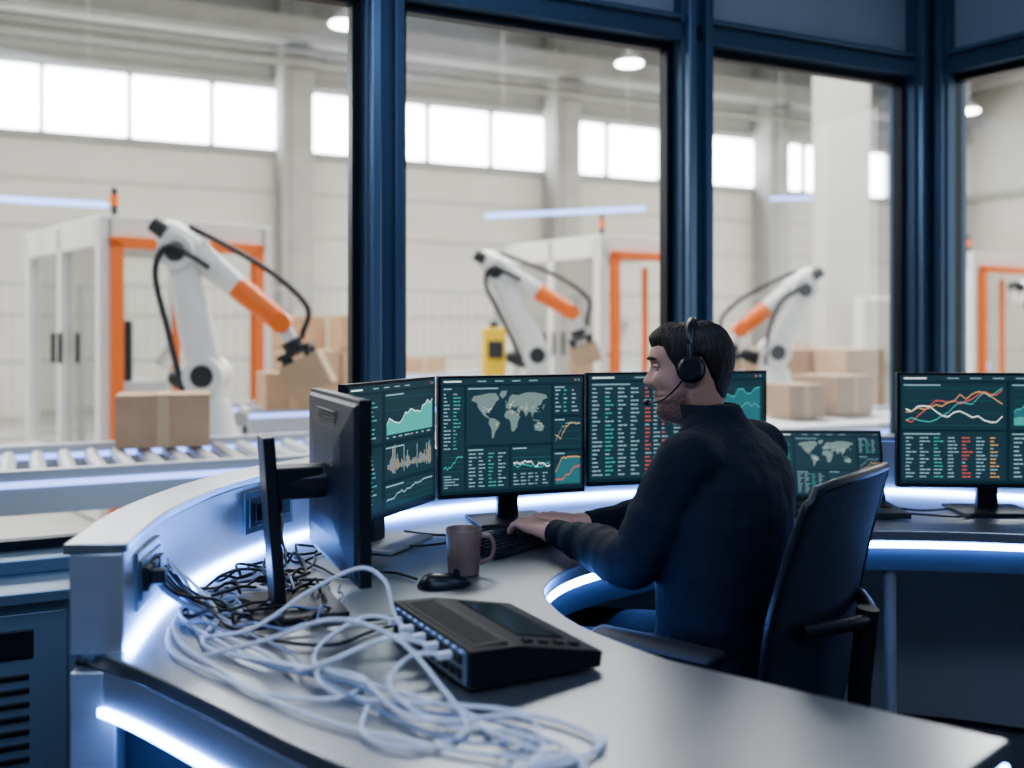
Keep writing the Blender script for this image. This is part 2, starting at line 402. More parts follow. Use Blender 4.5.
# machine enclosures
def enclosure(x, y, yaw, w, d, h, ox0=0.12):
    mb = MB(); p = 0.09
    for (a, b) in ((0, 0), (w, 0), (0, d), (w, d), (0, d/2)):
        mb.box((a, b, h/2), (p, p, h), 0)
    for z in (h-p, 0.35, ):
        mb.box((w/2, 0, z), (w, p, p if z < 1 else 0.18), 0); mb.box((w/2, d, z), (w, p, p), 0)
        mb.box((0, d/2, z), (p, d, p if z < 1 else 0.18), 0); mb.box((w, d/2, z), (p, d, p), 0)
    mb.box((w/2, d/2, h+0.005), (w+p, d+p, 0.03), 0)
    mb.box((w/2, 0, 0.17), (w, 0.05, 0.33), 0); mb.box((0, d/2, 0.17), (0.05, d, 0.33), 0)
    q = 0.075
    x0, x1 = ox0, w-0.08
    mb.box((x0, -0.06, (h-0.12)/2), (q, 0.08, h-0.16), 1); mb.box((x1, -0.06, (h-0.12)/2), (q, 0.08, h-0.16), 1)
    mb.box(((x0+x1)/2, -0.06, h-0.16), (x1-x0+q, 0.08, q), 1)
    mb.box((x0+0.42*(x1-x0), -0.02, 1.2), (q*0.6, 0.05, h-0.8), 1)
    mb.add([(0, 0.05, 0.4), (0, d-0.05, 0.4), (0, d-0.05, h-0.12), (0, 0.05, h-0.12)], [(0,1,2,3)], 2)
    mb.add([(0.05, d, 0.4), (w-0.05, d, 0.4), (w-0.05, d, h-0.12), (0.05, d, h-0.12)], [(0,1,2,3)], 2)
    for b in (d*0.45, d*0.55): mb.box((-0.06, b, 1.15), (0.03, 0.02, 0.22), 3)
    mb.cyl((0.1, 0.1, h), (0.1, 0.1, h+0.22), 0.02, 0.02, 3)
    mb.cyl((0.1, 0.1, h+0.1), (0.1, 0.1, h+0.17), 0.03, 0.03, 1)
    mb.box((w*0.35, d*0.6, 0.65), (w*0.45, d*0.5, 0.5), 4); mb.box((w*0.3, d*0.6, 1.1), (w*0.2, d*0.3, 0.5), 3)
    mb.cyl((w*0.62, d*0.5, 1.0), (w*0.8, d*0.5, 1.35), 0.05, 0.05, 0)
    mb.obj('machine_enclosure', [r_white, r_or, guard, r_dark, galv], loc=(x, y, 0), rot=(0, 0, yaw), bevel=0.006)
enclosure(-2.70, 6.62, 0.70, 1.14, 1.70, 2.02, ox0=0.06)
enclosure(0.80, 9.05, 0.6, 1.15, 1.4, 2.12)
enclosure(5.10, 11.1, 0.6, 1.3, 0.9, 2.12)

# robots
def robot(x, y, sz, el, wr, tool, yaw=0.0, k=1.0, held=None):
    root = empty('industrial_robot_arm', (x, y, 0), (0, 0, yaw))
    mb = MB()
    sh = V((0, 0, sz)); e = sh+V((el[0], 0, el[1])); w = sh+V((wr[0], 0, wr[1])); t = sh+V((tool[0], 0, tool[1]))
    mb.box((0, 0, 0.03), (0.5*k, 0.48*k, 0.06), 2)
    mb.cyl((0, 0, 0.05), (0, 0, sz-0.42*k), 0.17*k, 0.15*k, 0)
    mb.cyl((0, 0, sz-0.42*k), (0, 0, sz-0.36*k), 0.19*k, 0.19*k, 2)
    mb.cyl((0, 0, sz-0.36*k), (0, 0, sz-0.14*k), 0.17*k, 0.12*k, 0)
    mb.capsule((-0.02*k, 0, sz-0.16*k), (0, 0, sz), 0.12*k, 0.10*k, 0)
    mb.cyl((0, -0.14*k, sz), (0, 0.14*k, sz), 0.11*k, 0.11*k, 0)
    mb.cyl((0, -0.155*k, sz), (0, -0.14*k, sz), 0.06*k, 0.065*k, 2)
    mb.capsule((-0.12*k, 0.10*k, sz-0.05*k), (-0.20*k, 0.10*k, sz-0.02*k), 0.06*k, 0.055*k, 2)
    mb.capsule(sh+V((0, -0.04*k, 0)), e+V((0, -0.04*k, 0)), 0.105*k, 0.085*k, 0, side=(0, 1, 0), k=0.7)
    mb.cyl(e+V((0, -0.13*k, 0)), e+V((0, 0.13*k, 0)), 0.10*k, 0.10*k, 0)
    mb.cyl(e+V((0, -0.15*k, 0)), e+V((0, -0.125*k, 0)), 0.05*k, 0.06*k, 2)
    fd = (w-e).normalized()
    up = V((-fd.z, 0, fd.x)); 
    if up.z < 0: up = -up
    b0 = e+up*0.05*k
    mb.capsule(b0-fd*0.10*k, b0+fd*0.05*k, 0.09*k, 0.095*k, 0)
    for yy in (-0.055, 0.055): mb.cyl(b0-fd*0.21*k+V((0, yy*k, 0)), b0-fd*0.12*k+V((0, yy*k, 0)), 0.045*k, 0.05*k, 2)
    L = (w-b0).length
    fd2 = (w-b0).normalized()
    mb.capsule(b0, b0+fd2*L*0.6, 0.09*k, 0.062*k, 0)
    mb.capsule(b0+fd2*L*0.56, w-fd2*0.04*k, 0.070*k, 0.062*k, 1)
    mb.cyl(w+V((0, -0.07*k, 0)), w+V((0, 0.07*k, 0)), 0.058*k, 0.058*k, 1)
    mb.sphere(w, 0.06*k, 0)
    td = (t-w).normalized()
    mb.cyl(w, t, 0.045*k, 0.038*k, 0); mb.cyl(t-td*0.02, t+td*0.03*k, 0.06*k, 0.06*k, 2)
    a, b = frame_of(td)
    R = Matrix((a, b, td)).transposed()
    mb.box(t+td*0.05*k, (0.26*k, 0.2*k, 0.025*k), 2, R)
    for i in (-1, 1):
        for j in (-1, 1): mb.cyl(t+td*0.055*k+a*i*0.1*k+b*j*0.07*k, t+td*0.10*k+a*i*0.1*k+b*j*0.07*k, 0.012*k, 0.025*k, 2, 10)
    h = catmull([sh+V((-0.1*k, -0.13*k, -0.1*k)), sh.lerp(e, .35)+V((-0.14*k, -0.12*k, 0.02)), sh.lerp(e, .8)+V((-0.14*k, -0.12*k, 0.02)), e+V((-0.02, -0.16*k, 0.03)), b0+fd2*L*0.3+V((0, -0.12*k, 0))], 8)
    mb.tube(h, 0.018*k, 2)
    h = catmull([b0-fd*0.05*k+up*0.1*k, b0+fd2*L*0.3+up*0.15*k, b0+fd2*L*0.75+up*0.19*k, w+up*0.16*k+fd2*0.07*k, w+fd2*0.13*k+up*0.03*k, t+V((0.07*k, 0, 0.05*k))], 8)
    mb.tube(h, 0.017*k, 2)
    mb.obj('arm_body', [r_white, r_or, r_dark], parent=root, smooth=True, angle=45, bevel=0)
    if held:
        m2 = MB(); w_, d_, h_ = held
        m2.box(t+td*(0.10*k+h_/2), (w_, d_, h_), 0, R); m2.box(t+td*(0.10*k+h_/2), (0.05, d_+.004, h_+.004), 1, R)
        m2.obj('held_carton', [card, tape], parent=root, bevel=0.004)
robot(-1.74, 5.72, 1.02, (-0.15, 0.70), (0.42, 0.30), (0.48, 0.18), 0.05, 1.0, held=(0.24, 0.24, 0.20))
robot(0.20, 8.0, 1.08, (-0.33, 0.66), (0.28, 0.34), (0.33, 0.18), 0.0, 1.0, held=(0.24, 0.22, 0.16))
robot(2.12, 8.1, 1.10, (0.22, 0.50), (-0.28, 0.18), (-0.34, 0.05), 0.0, 1.0, held=(0.26, 0.24, 0.18))
robot(5.75, 10.6, 1.10, (-0.28, 0.52), (0.25, 0.25), (0.3, 0.1), 0.0, 1.0)

# ------------------------------------------------------------------ DESK
ZD = 0.75
riser = catmull([(-0.635,1.635,0), (-0.672,1.95,0), (-0.64,2.3,0), (-0.53,2.6,0), (-0.33,2.85,0), (0,3.07,0), (0.35,3.22,0), (0.8,3.31,0), (1.27,3.27,0), (1.7,3.10,0), (2.15,2.82,0)], 8)
fg_outer = catmull([(0.30,0.97,0), (0.05,1.05,0), (-0.196,1.21,0), (-0.46,1.455,0), (-0.60,1.58,0), (-0.715,1.665,0)], 8)
inner = catmull([(2.0,2.28,0), (1.7,2.48,0), (1.33,2.60,0), (1.0,2.645,0), (0.757,2.635,0), (0.55,2.56,0), (0.336,2.43,0), (0.15,2.25,0), (0.072,2.08,0), (0.078,1.93,0), (0.13,1.78,0), (0.25,1.61,0)], 8)
inner += [V((0.644, 1.293, 0))]
r_out = offset2(riser, 0.085)
poly = fg_outer+r_out[1:]+inner
desk = empty('curved_control_desk')
mb = MB(); mb.prism([(p.x, p.y) for p in poly], ZD-0.028, ZD, 0); mb.obj('desktop', steel, parent=desk, bevel=0.003)
mb = MB()
ribbon(mb, riser, 0.0, 0.085, ZD, 0.915, 0)
ribbon(mb, riser, -0.006, 0.095, 0.915, 0.932, 1)
ribbon(mb, riser, 0.012, 0.084, 0.02, ZD-0.028, 0)
mb.obj('riser_panel', [steel_e, steel, steel_d], parent=desk, smooth=True, bevel=0.003)
mb = MB()
ribbon(mb, fg_outer, 0.0, -0.03, 0.665, ZD-0.028, 0)
ribbon(mb, fg_outer, -0.06, -0.08, 0.02, 0.665, 1)
ribbon(mb, fg_outer, -0.02, -0.08, 0.645, 0.667, 1)
inner_m = inner[:-1]
ribbon(mb, inner_m, -0.018, -0.04, 0.64, ZD-0.028, 1)
ribbon(mb, [inner[-2], V((0.45, 1.447, 0)), V((0.638, 1.30, 0))], -0.018, -0.04, 0.64, ZD-0.028, 1)
ribbon(mb, [V((0.64, 1.285, 0)), V((0.47, 1.128, 0)), V((0.305, 0.98, 0))], -0.018, -0.04, 0.64, ZD-0.028, 1)
mb.obj('apron', [steel_e, steel_d], parent=desk, smooth=True)
mb = MB()
for (x, y) in ((1.02, 2.70), (1.75, 2.52), (0.55, 1.28), (0.40, 1.10)):
    mb.cyl((x, y, 0.012), (x, y, ZD-0.028), 0.017, 0.017, 0); mb.cyl((x, y, 0.012), (x, y, 0.022), 0.04, 0.04, 0)
mb.obj('support_posts', galv, parent=desk, smooth=True)
mb = MB()
ribbon(mb, riser, -0.002, -0.012, ZD+0.001, ZD+0.010, 0)
ribbon(mb, fg_outer, 0.006, -0.018, 0.650, 0.663, 0)
ribbon(mb, inner_m, -0.000, -0.017, 0.704, 0.717, 0)
ribbon(mb, [V((0.644, 1.293, 0)), V((0.47, 1.131, 0)), V((0.305, 0.975, 0))], -0.002, -0.017, 0.700, 0.716, 0)
mb.obj('led_strips', led, parent=desk)
def plate(p, n, w, h):
    ang = math.atan2(-n.x, n.y)+math.pi
    m = MB(); m.box((0, 0, 0), (w, 0.008, h), 0); m.box((0, -0.005, 0), (w*0.86, 0.006, h*0.7), 1)
    for i in (-1, 0, 1):
        m.box((i*w*0.26, -0.011, 0.0), (w*0.2, 0.01, h*0.42), 2)
    m.box((-w*0.2, -0.025, 0.0), (w*0.14, 0.03, h*0.25), 2)
    m.obj('power_sockets', [blue_lt, steel_d, plastic], loc=p, rot=(0, 0, ang), bevel=0.002, parent=desk)
plate(V((-0.589, 2.42, 0.85)), V((0.92, -0.38, 0)).normalized(), 0.19, 0.10)
plate(V((-0.656, 1.80, 0.845)), V((1, 0.12, 0)).normalized(), 0.17, 0.10)
# low cabinet with louvres against the front wall
mb = MB()
mb.box((-0.42, 3.03, 0.29), (1.10, 0.22, 0.56), 0); mb.box((-0.42, 3.01, 0.585), (1.12, 0.27, 0.03), 1)
for s0 in (-0.93, -0.39):
    mb.box((s0+0.25, 2.912, 0.29), (0.50, 0.016, 0.50), 0)
    mb.box((s0+0.25, 2.904, 0.46), (0.34, 0.012, 0.075), 2)
    mb.box((s0+0.25, 2.898, 0.475), (0.16, 0.014, 0.012), 1)
    for i in range(9):
        mb.box((s0+0.17, 2.902, 0.375-i*0.036), (0.14, 0.008, 0.014), 2)
        mb.box((s0+0.34, 2.902, 0.375-i*0.036), (0.14, 0.008, 0.014), 2)
mb.obj('equipment_cabinet', [cab_m, blue_lt, blackm], rot=ROT, bevel=0.003)

# ------------------------------------------------------------------ SCREENS
sm = [emis('scr_bg', (0.006, 0.020, 0.030), 1.0), emis('scr_panel', (0.013, 0.036, 0.048), 1.0), emis('scr_text', (0.26, 0.40, 0.45), 1.0),
      emis('scr_teal', (0.07, 0.36, 0.33), 1.0), emis('scr_dteal', (0.03, 0.13, 0.15), 1.0), emis('scr_red', (0.62, 0.10, 0.08), 1.0),
      emis('scr_orange', (0.62, 0.34, 0.12), 1.0), emis('scr_map', (0.15, 0.21, 0.20), 1.0), emis('scr_bright', (0.75, 0.82, 0.80), 1.1), plastic]
class Scr:
    def __init__(s, mb, w, h, y, R=None, off=V((0,0,0))):
        s.mb, s.w, s.h, s.y, s.R, s.off, s.rd = mb, w, h, y, R, off, random.Random(int(w*1000)+int(h*777))
    def P(s, u, v, l):
        p = V(((u-.5)*s.w, s.y-l*0.0004, (v-.5)*s.h))
        if s.R is not None: p = s.R @ p
        return p+s.off
    def rect(s, u0, v0, u1, v1, m, l=1): s.mb.add([s.P(u0,v0,l), s.P(u1,v0,l), s.P(u1,v1,l), s.P(u0,v1,l)], [(0,1,2,3)], m)
    def poly(s, pts, m, l=1):
        from mathutils.geometry import tessellate_polygon
        t = tessellate_polygon([[V((a, b, 0)) for a, b in pts]])
        s.mb.add([s.P(a, b, l) for a, b in pts], [tuple(x) for x in t], m)
    def line(s, pts, m, th=0.006, l=3):
        for (a, b), (c, d) in zip(pts[:-1], pts[1:]):
            s.mb.add([s.P(a, b-th, l), s.P(c, d-th, l), s.P(c, d+th, l), s.P(a, b+th, l)], [(0,1,2,3)], m)
    def table(s, u0, v0, u1, v1, rows, cols, mats):
        rows = int(rows*1.35)
        for i in range(rows):
            v = v1-(i+.5)*(v1-v0)/rows; hh = (v1-v0)/rows*0.15
            for j in range(cols):
                u = u0+j*(u1-u0)/cols; L = (u1-u0)/cols*s.rd.uniform(.35, .8)
                m = mats[j % len(mats)] if s.rd.random() < .8 else 2
                s.rect(u, v-hh, u+L*.55, v+hh, m, 3)
                if s.rd.random() < .7: s.rect(u+L*.62, v-hh, u+L, v+hh, m, 3)
    def chart(s, u0, v0, u1, v1, m, fill=None, n=22, trend=0.5, th=0.005):
        pts = []; y = .25
        for i in range(n+1):
            y = min(.95, max(.08, y+s.rd.uniform(-.16, .16)+trend/n)); pts.append((u0+(u1-u0)*i/n, v0+(v1-v0)*y))
        for g in range(4): s.rect(u0, v0+(v1-v0)*g/3.2-.0012, u1, v0+(v1-v0)*g/3.2+.0012, 4, 2)
        if fill is not None:
            for (a, b), (c, d) in zip(pts[:-1], pts[1:]): s.mb.add([s.P(a, v0, 2.5), s.P(c, v0, 2.5), s.P(c, d, 2.5), s.P(a, b, 2.5)], [(0,1,2,3)], fill)
        s.line(pts, m, th)
    def panel(s, u0, v0, u1, v1):
        s.rect(u0, v0, u1, v1, 1, 1); s.rect(u0+.01, v1-.026, u0+.01+(u1-u0)*.35, v1-.016, 2, 3)
    def world(s, u0, v0, u1, v1, m=7):
        C = [[(.03,.80),(.06,.88),(.15,.90),(.24,.93),(.33,.93),(.37,.82),(.33,.76),(.30,.68),(.26,.60),(.25,.55),(.22,.57),(.20,.53),(.25,.47),(.24,.45),(.18,.51),(.15,.58),(.11,.66),(.10,.75)],
             [(.25,.46),(.31,.45),(.38,.37),(.36,.28),(.32,.2),(.30,.08),(.28,.08),(.275,.25),(.24,.36)],
             [(.37,.90),(.40,.97),(.47,.97),(.45,.88),(.41,.82)],
             [(.45,.58),(.50,.62),(.57,.58),(.60,.50),(.63,.47),(.60,.38),(.59,.28),(.55,.19),(.52,.20),(.51,.35),(.49,.43),(.45,.44),(.43,.50)],
             [(.45,.63),(.45,.70),(.48,.76),(.49,.84),(.53,.90),(.60,.88),(.61,.70),(.57,.64),(.52,.67),(.49,.63)],
             [(.60,.70),(.60,.88),(.70,.93),(.80,.93),(.95,.88),(.97,.82),(.91,.78),(.89,.69),(.84,.66),(.83,.58),(.79,.52),(.78,.44),(.76,.55),(.73,.56),(.70,.46),(.67,.57),(.63,.60),(.62,.52),(.58,.58),(.60,.64)],
             [(.80,.30),(.84,.34),(.88,.36),(.93,.28),(.91,.19),(.87,.18),(.81,.21)],
             [(.78,.41),(.83,.40),(.88,.39),(.85,.37),(.79,.39)], [(.915,.60),(.935,.68),(.925,.70),(.905,.62)], [(.44,.76),(.46,.80),(.45,.72)]]
        for c in C: s.poly([(u0+(u1-u0)*a, v0+(v1-v0)*b) for a, b in c], m, 2)
        for k in range(60):
            a, b = s.rd.choice([(.2,.7),(.22,.62),(.33,.3),(.52,.72),(.5,.68),(.55,.5),(.72,.65),(.8,.62),(.66,.7),(.86,.27)])
            a += s.rd.gauss(0, .03); b += s.rd.gauss(0, .04)
            q = .003; s.rect(u0+(u1-u0)*a-q, v0+(v1-v0)*b-q, u0+(u1-u0)*a+q, v0+(v1-v0)*b+q, s.rd.choice([8, 8, 3, 6]), 4)
    def base(s):
        s.rect(0, 0, 1, 1, 0, 0); s.rect(0, .945, 1, 1, 1, 1); s.rect(.02, .966, .14, .978, 8, 3)
        for i in range(4): s.rect(.25+i*.12, .968, .31+i*.12, .976, 2, 3)
        s.rect(.94, .965, .952, .98, 5, 3); s.rect(.965, .965, .977, .98, 3, 3)

def lay_map(s):
    s.base(); s.panel(.01, .03, .16, .93); s.table(.02, .38, .15, .88, 12, 2, [2, 3]); 
    s.chart(.02, .2, .15, .33, 3); s.table(.02, .05, .15, .17, 4, 1, [2])
    s.panel(.175, .42, .77, .93); s.world(.19, .44, .76, .90)
    s.panel(.785, .66, .99, .93); s.table(.80, .68, .98, .90, 5, 3, [2, 3, 2])
    s.panel(.785, .36, .99, .64); s.chart(.8, .38, .98, .6, 6, None, 14, 1.0); s.chart(.8, .38, .98, .6, 2, None, 14, 1.0, .003)
    s.panel(.785, .03, .99, .34); s.chart(.8, .05, .98, .3, 6, 4, 12, 1.2); s.chart(.8, .05, .98, .22, 5, None, 12, 1.0)
    s.panel(.175, .03, .47, .40); s.table(.19, .05, .46, .36, 8, 4, [2, 2, 3])
    s.panel(.485, .03, .77, .40); s.chart(.5, .2, .76, .36, 8, None, 30, .1); s.chart(.5, .2, .76, .30, 3, None, 30, .1); s.table(.5, .05, .76, .17, 3, 5, [2])
def lay_area(s):
    s.base(); s.panel(.02, .55, .35, .93); s.table(.04, .58, .33, .88, 7, 2, [2, 3])
    s.panel(.38, .55, .98, .93); s.chart(.40, .60, .96, .90, 8, 3, 18, .9, .004); s.table(.4, .56, .96, .595, 1, 8, [2])
    s.panel(.02, .03, .35, .52); s.table(.04, .05, .33, .48, 10, 2, [2, 3])
    s.panel(.38, .25, .98, .52)
    for i in range(40):
        h = .02+.16*s.rd.random()*(math.sin(i*.3)**2+.2); s.rect(.41+i*.0135, .34-h*.3, .416+i*.0135, .34+h, 2 if i % 3 else 6, 3)
    s.panel(.38, .03, .98, .22); s.chart(.4, .05, .96, .19, 2, None, 26, .2)
def lay_table(s):
    s.base(); s.panel(.01, .03, .60, .93); s.table(.02, .05, .30, .89, 17, 4, [2, 3, 2]); s.table(.31, .05, .45, .89, 17, 3, [5, 2]); s.table(.47, .05, .59, .89, 17, 2, [2, 6])
    s.panel(.62, .50, .99, .93); s.chart(.64, .54, .97, .88, 3, 4, 20, .8); s.chart(.64, .54, .97, .8, 3, None, 20, .8)
    s.panel(.62, .03, .99, .47); s.table(.64, .06, .97, .43, 8, 4, [2, 3, 2])
def lay_lines(s):
    s.base(); s.panel(.01, .50, .56, .93)
    for m_, tr in ((5, .3), (8, .4), (3, .2), (6, .35)): s.chart(.03, .54, .54, .9, m_, None, 16, tr, .005)
    s.panel(.58, .50, .99, .93); s.chart(.6, .54, .97, .9, 3, 4, 20, .7); s.chart(.6, .54, .97, .85, 3, 3, 14, .1)
    s.panel(.01, .03, .56, .48); s.table(.03, .05, .55, .44, 9, 7, [2, 2, 3, 2, 5, 2, 6])
    s.panel(.58, .03, .99, .48); s.table(.6, .05, .98, .44, 8, 5, [2, 3, 2, 2, 5])

def monitor(L, R, lay, z0=0.827, z1=1.157, neck_y=0.055, base_m=1, fancy=False):
    L, R = V(L), V(R); u = R-L; w = u.length; yaw = math.atan2(u.y, u.x); h = z1-z0
    c = (L+R)/2
    root = empty('computer_monitor', (c.x, c.y, 0), (0, 0, yaw))
    zc = (z0+z1)/2
    mb = MB(); mb.box((0, 0.012, zc), (w, 0.022, h), 0)
    rings = []
    for yy, kx, kz in ((0.022, .97, .96), (0.030, .93, .92), (0.040, .62, .60), (0.043, .40, .40)):
        rings.append([V((a*w/2*kx, yy, zc+b*h/2*kz)) for a, b in ((-1, -1), (1, -1), (1, 1), (-1, 1))])
    mb.loft(rings, 1)
    for i in range(7): mb.box((0, 0.036, zc+h*0.30+i*0.006), (w*0.4, 0.008, 0.002), 0)
    mb.obj('housing', [plastic, plast2], parent=root, bevel=0.003)
    s2 = MB(); sc = Scr(s2, w-0.014, h-0.018, -0.0005, off=V((0, 0, zc+0.002))); lay(sc); s2.obj('screen', sm, parent=root)
    st = MB()
    zt = zc+0.01; ny = neck_y
    if fancy:
        R_ = Matrix.Rotation(-0.07, 3, 'X')
        st.box((0, ny+0.02, (ZD+zt+0.08)/2+.004), (0.075, 0.022, zt+0.07-ZD), 0, R_)
        st.box((0, ny-0.02, zc), (0.06, 0.10, 0.06), 0)
        st.cyl((0, ny+0.03, zc), (0, 0.04, zc), 0.028, 0.034, 0)
    else:
        st.box((0, ny, (ZD+zt)/2+.003), (0.06, 0.022, zt-ZD), 0)
        st.box((0, 0.045, zc), (0.09, 0.03, 0.09), 0)
    st.box((0, ny-0.02, ZD+0.007), (0.21, 0.17, 0.010), 1)
    st.obj('stand', [plastic, [plastic, grey_b][base_m]], parent=root, bevel=0.003)
monitor((-0.245, 1.755, 0), (-0.405, 2.13, 0), lay_area, neck_y=0.12, fancy=True, base_m=0)
monitor((-0.372, 2.25, 0), (-0.203, 2.66, 0), lay_area, base_m=1)
monitor((-0.197, 2.665, 0), (0.204, 2.80, 0), lay_map, base_m=0)
monitor((0.214, 2.89, 0), (0.775, 3.04, 0), lay_table, base_m=0)
monitor((1.11, 2.88, 0), (1.66, 2.86, 0), lay_lines, base_m=0)

# laptop
root = empty('laptop', (0.955, 2.90, ZD+.001), (0, 0, -0.04))
mb = MB(); mb.box((0, 0, 0.010), (0.325, 0.215, 0.016), 0); mb.box((0, 0.03, 0.0185), (0.28, 0.10, 0.002), 1); mb.box((0, -0.065, 0.0185), (0.10, 0.06, 0.001), 1)
for i in range(5):
    for j in range(13): mb.box((-0.132+j*0.022, -0.008+i*0.019, 0.0205), (0.018, 0.015, 0.003), 0)
mb.obj('laptop_base', [mat('laptop_shell', (0.05, 0.055, 0.06), 0.35, 0.6), plastic], parent=root, bevel=0.002)
R_ = Matrix.Rotation(-0.22, 3, 'X')
off = V((0, 0.105, 0.018))
mb = MB(); mb.box(off+R_ @ V((0, 0.004, 0.105)), (0.325, 0.007, 0.21), 0, R_); mb.obj('laptop_lid', plastic, parent=root, bevel=0.002)
s2 = MB(); sc = Scr(s2, 0.31, 0.19, 0.0, R_, off+R_ @ V((0, -0.0005, 0.107))); lay_map(sc); s2.obj('laptop_screen', sm, parent=root)

# ------------------------------------------------------------------ DESK OBJECTS
prof = [(0.0, 0.0), (0.030, 0.0), (0.034, 0.004), (0.037, 0.05), (0.0395, 0.098), (0.038, 0.100), (0.0365, 0.098), (0.034, 0.05), (0.030, 0.012), (0.0, 0.010)]
mb = MB(); n = 32
mb.loft([[V((max(r, 0.0005)*math.cos(2*math.pi*j/n), max(r, 0.0005)*math.sin(2*math.pi*j/n), z)) for j in range(n)] for r, z in prof], 0)
mb.cyl((0, 0, 0.078), (0, 0, 0.080), 0.0355, 0.0355, 1)
mb.tube(catmull([(0.036, 0, 0.082), (0.055, 0, 0.084), (0.066, 0, 0.065), (0.060, 0, 0.038), (0.036, 0, 0.024)], 6), 0.0048, 0, 10)
mb.obj('coffee_mug', [mugm, coffee], loc=(-0.105, 2.17, ZD+0.0005), rot=(0, 0, -0.1), smooth=True, angle=50)
mb = MB(); rings = []
for i in range(9):
    t = -1+2*i/8; x = 0.056*t; k = math.sqrt(max(0.02, 1-abs(t)**2.6))
    rings.append([V((x, 0.031*k*math.cos(q)*(1-.08*t), max(0.0, 0.034*k*(0.75-.2*t)*math.sin(q))+0.002)) for q in [2*math.pi*j/20 for j in range(20)]])
mb.loft(rings, 0); mb.cyl((0.025, -0.004, 0.026), (0.025, 0.004, 0.026), 0.008, 0.008, 0)
mb.obj('computer_mouse', plastic, loc=(-0.14, 2.07, ZD), rot=(0, 0, 0.25), smooth=True, angle=60)
KY = math.radians(53.13)
mb = MB(); mb.box((0, 0, 0.009), (0.40, 0.13, 0.014), 0)
for i in range(5):
    for j in range(15): mb.box((-0.182+j*0.026, -0.048+i*0.024, 0.018), (0.021, 0.019, 0.007), 0)
mb.obj('keyboard', plastic, loc=(0.035, 2.505, ZD), rot=(0, 0, KY), bevel=0.0015)

# network switch: low wedge, connectors along the long left edge
swt = empty('network_switch', (-0.036, 1.642, ZD+0.001), (0, 0, math.radians(28)))
mb = MB(); mb.loft([[V((x, y, z)) for (x, z) in ((-0.110, 0.004), (0.115, 0.004), (0.119, 0.028), (-0.030, 0.058), (-0.110, 0.061))] for y in (-0.155, 0.155)], 0)
mb.box((-0.1115, 0, 0.032), (0.004, 0.290, 0.048), 1)
for j in range(11):
    y = -0.125+j*0.025
    for z in (0.043, 0.021):
        mb.box((-0.114, y, z), (0.005, 0.018, 0.015), 2); mb.box((-0.1145, y, z-0.001), (0.006, 0.011, 0.008), 0)
    mb.box((-0.114, y-0.006, 0.0565), (0.003, 0.003, 0.002), 3)
mb.box((-0.070, 0, 0.0605), (0.060, 0.28, 0.003), 2)
for j in range(16): mb.box((-0.070, -0.12+j*0.016, 0.0625), (0.046, 0.004, 0.002), 0)
R_ = Matrix.Rotation(0.198, 3, 'Y')
for i in range(4): mb.box((0.0+i*0.028, -0.125, 0.0535-(0.0+i*0.028)*0.20), (0.016, 0.012, 0.006), 2, R_)
mb.box((0.045, 0.02, 0.0435), (0.085, 0.22, 0.003), 4, R_)
for (x, y) in ((-.09, -.13), (-.09, .13), (.09, -.13), (.09, .13)): mb.cyl((x, y, 0), (x, y, 0.006), 0.009, 0.009, 2, 12)
mb.obj('switch_body', [plastm, blue_lt, rubber, ledb, mat('gloss_black', (0.006, 0.008, 0.012), 0.18)], parent=swt, bevel=0.002)
mb = MB()
for y in (-0.100, -0.05, 0.0, 0.05, 0.10): 
    mb.box((-0.126, y, 0.043), (0.026, 0.013, 0.011), 0)
mb.obj('cable_plugs', cablew, parent=swt, bevel=0.002)

# cables
def curve_obj(name, paths, r, m):
    cu = D.curves.new(name, 'CURVE'); cu.dimensions = '3D'; cu.bevel_depth = r; cu.bevel_resolution = 3
    for p in paths:
        pts = catmull(p, 10); sp = cu.splines.new('POLY'); sp.points.add(len(pts)-1)
        for i, q in enumerate(pts): sp.points[i].co = (q.x, q.y, max(q.z, ZD+r+0.0005), 1)
        sp.use_smooth = True
    cu.materials.append(m); o = D.objects.new(name, cu); S.collection.objects.link(o); return o
rd = random.Random(11)
def wander(start, head, n, box, step=0.035, turn=0.5, z=0.757):
    """smooth random walk over the desktop that turns back at the edges of box"""
    x, y = start; h = head; out = []; c = 0
    x0, x1, y0, y1 = box
    for i in range(n):
        c = 0.75*c+rd.uniform(-turn, turn)
        h += c
        nx, ny = x+step*math.cos(h), y+step*math.sin(h)
        if not (x0 < nx < x1 and y0 < ny < y1):
            want = math.atan2((y0+y1)/2-y, (x0+x1)/2-x); dlt = (want-h+math.pi) % (2*math.pi)-math.pi
            h += max(-1.1, min(1.1, dlt)); c = 0
            nx, ny = x+step*math.cos(h), y+step*math.sin(h)
        x = min(max(nx, x0-.02), x1+.02); y = min(max(ny, y0-.03), y1+.03)
        out.append((x, y, z+max(0, rd.gauss(.004, .008))))
    return out
white = []
base = [(-0.640,1.84,0.84), (-0.605,1.87,0.785), (-0.585,1.78,0.757), (-0.50,1.65,0.757), (-0.38,1.52,0.757), (-0.24,1.42,0.757), (-0.10,1.33,0.757), (0.0,1.27,0.757), (0.06,1.23,0.757)]
for k in range(2):
    pts = []
    for i, p in enumerate(base):
        a = 0.05 if i > 1 else 0.012
        pts.append((p[0]+rd.uniform(-a*.6, a*1.2), p[1]+rd.uniform(-a*.5, a*1.6), p[2]+(rd.uniform(0, .008) if i > 1 else rd.uniform(-.02, .02))))
    ex, ey = pts[-1][0], pts[-1][1]; rr = rd.uniform(.03, .05)
    for q in (0.6, 1.6, 2.6, 3.4): pts.append((ex+rr*math.sin(q), ey-rr+rr*math.cos(q), 0.757+rd.uniform(0, .006)))
    white.append(pts)
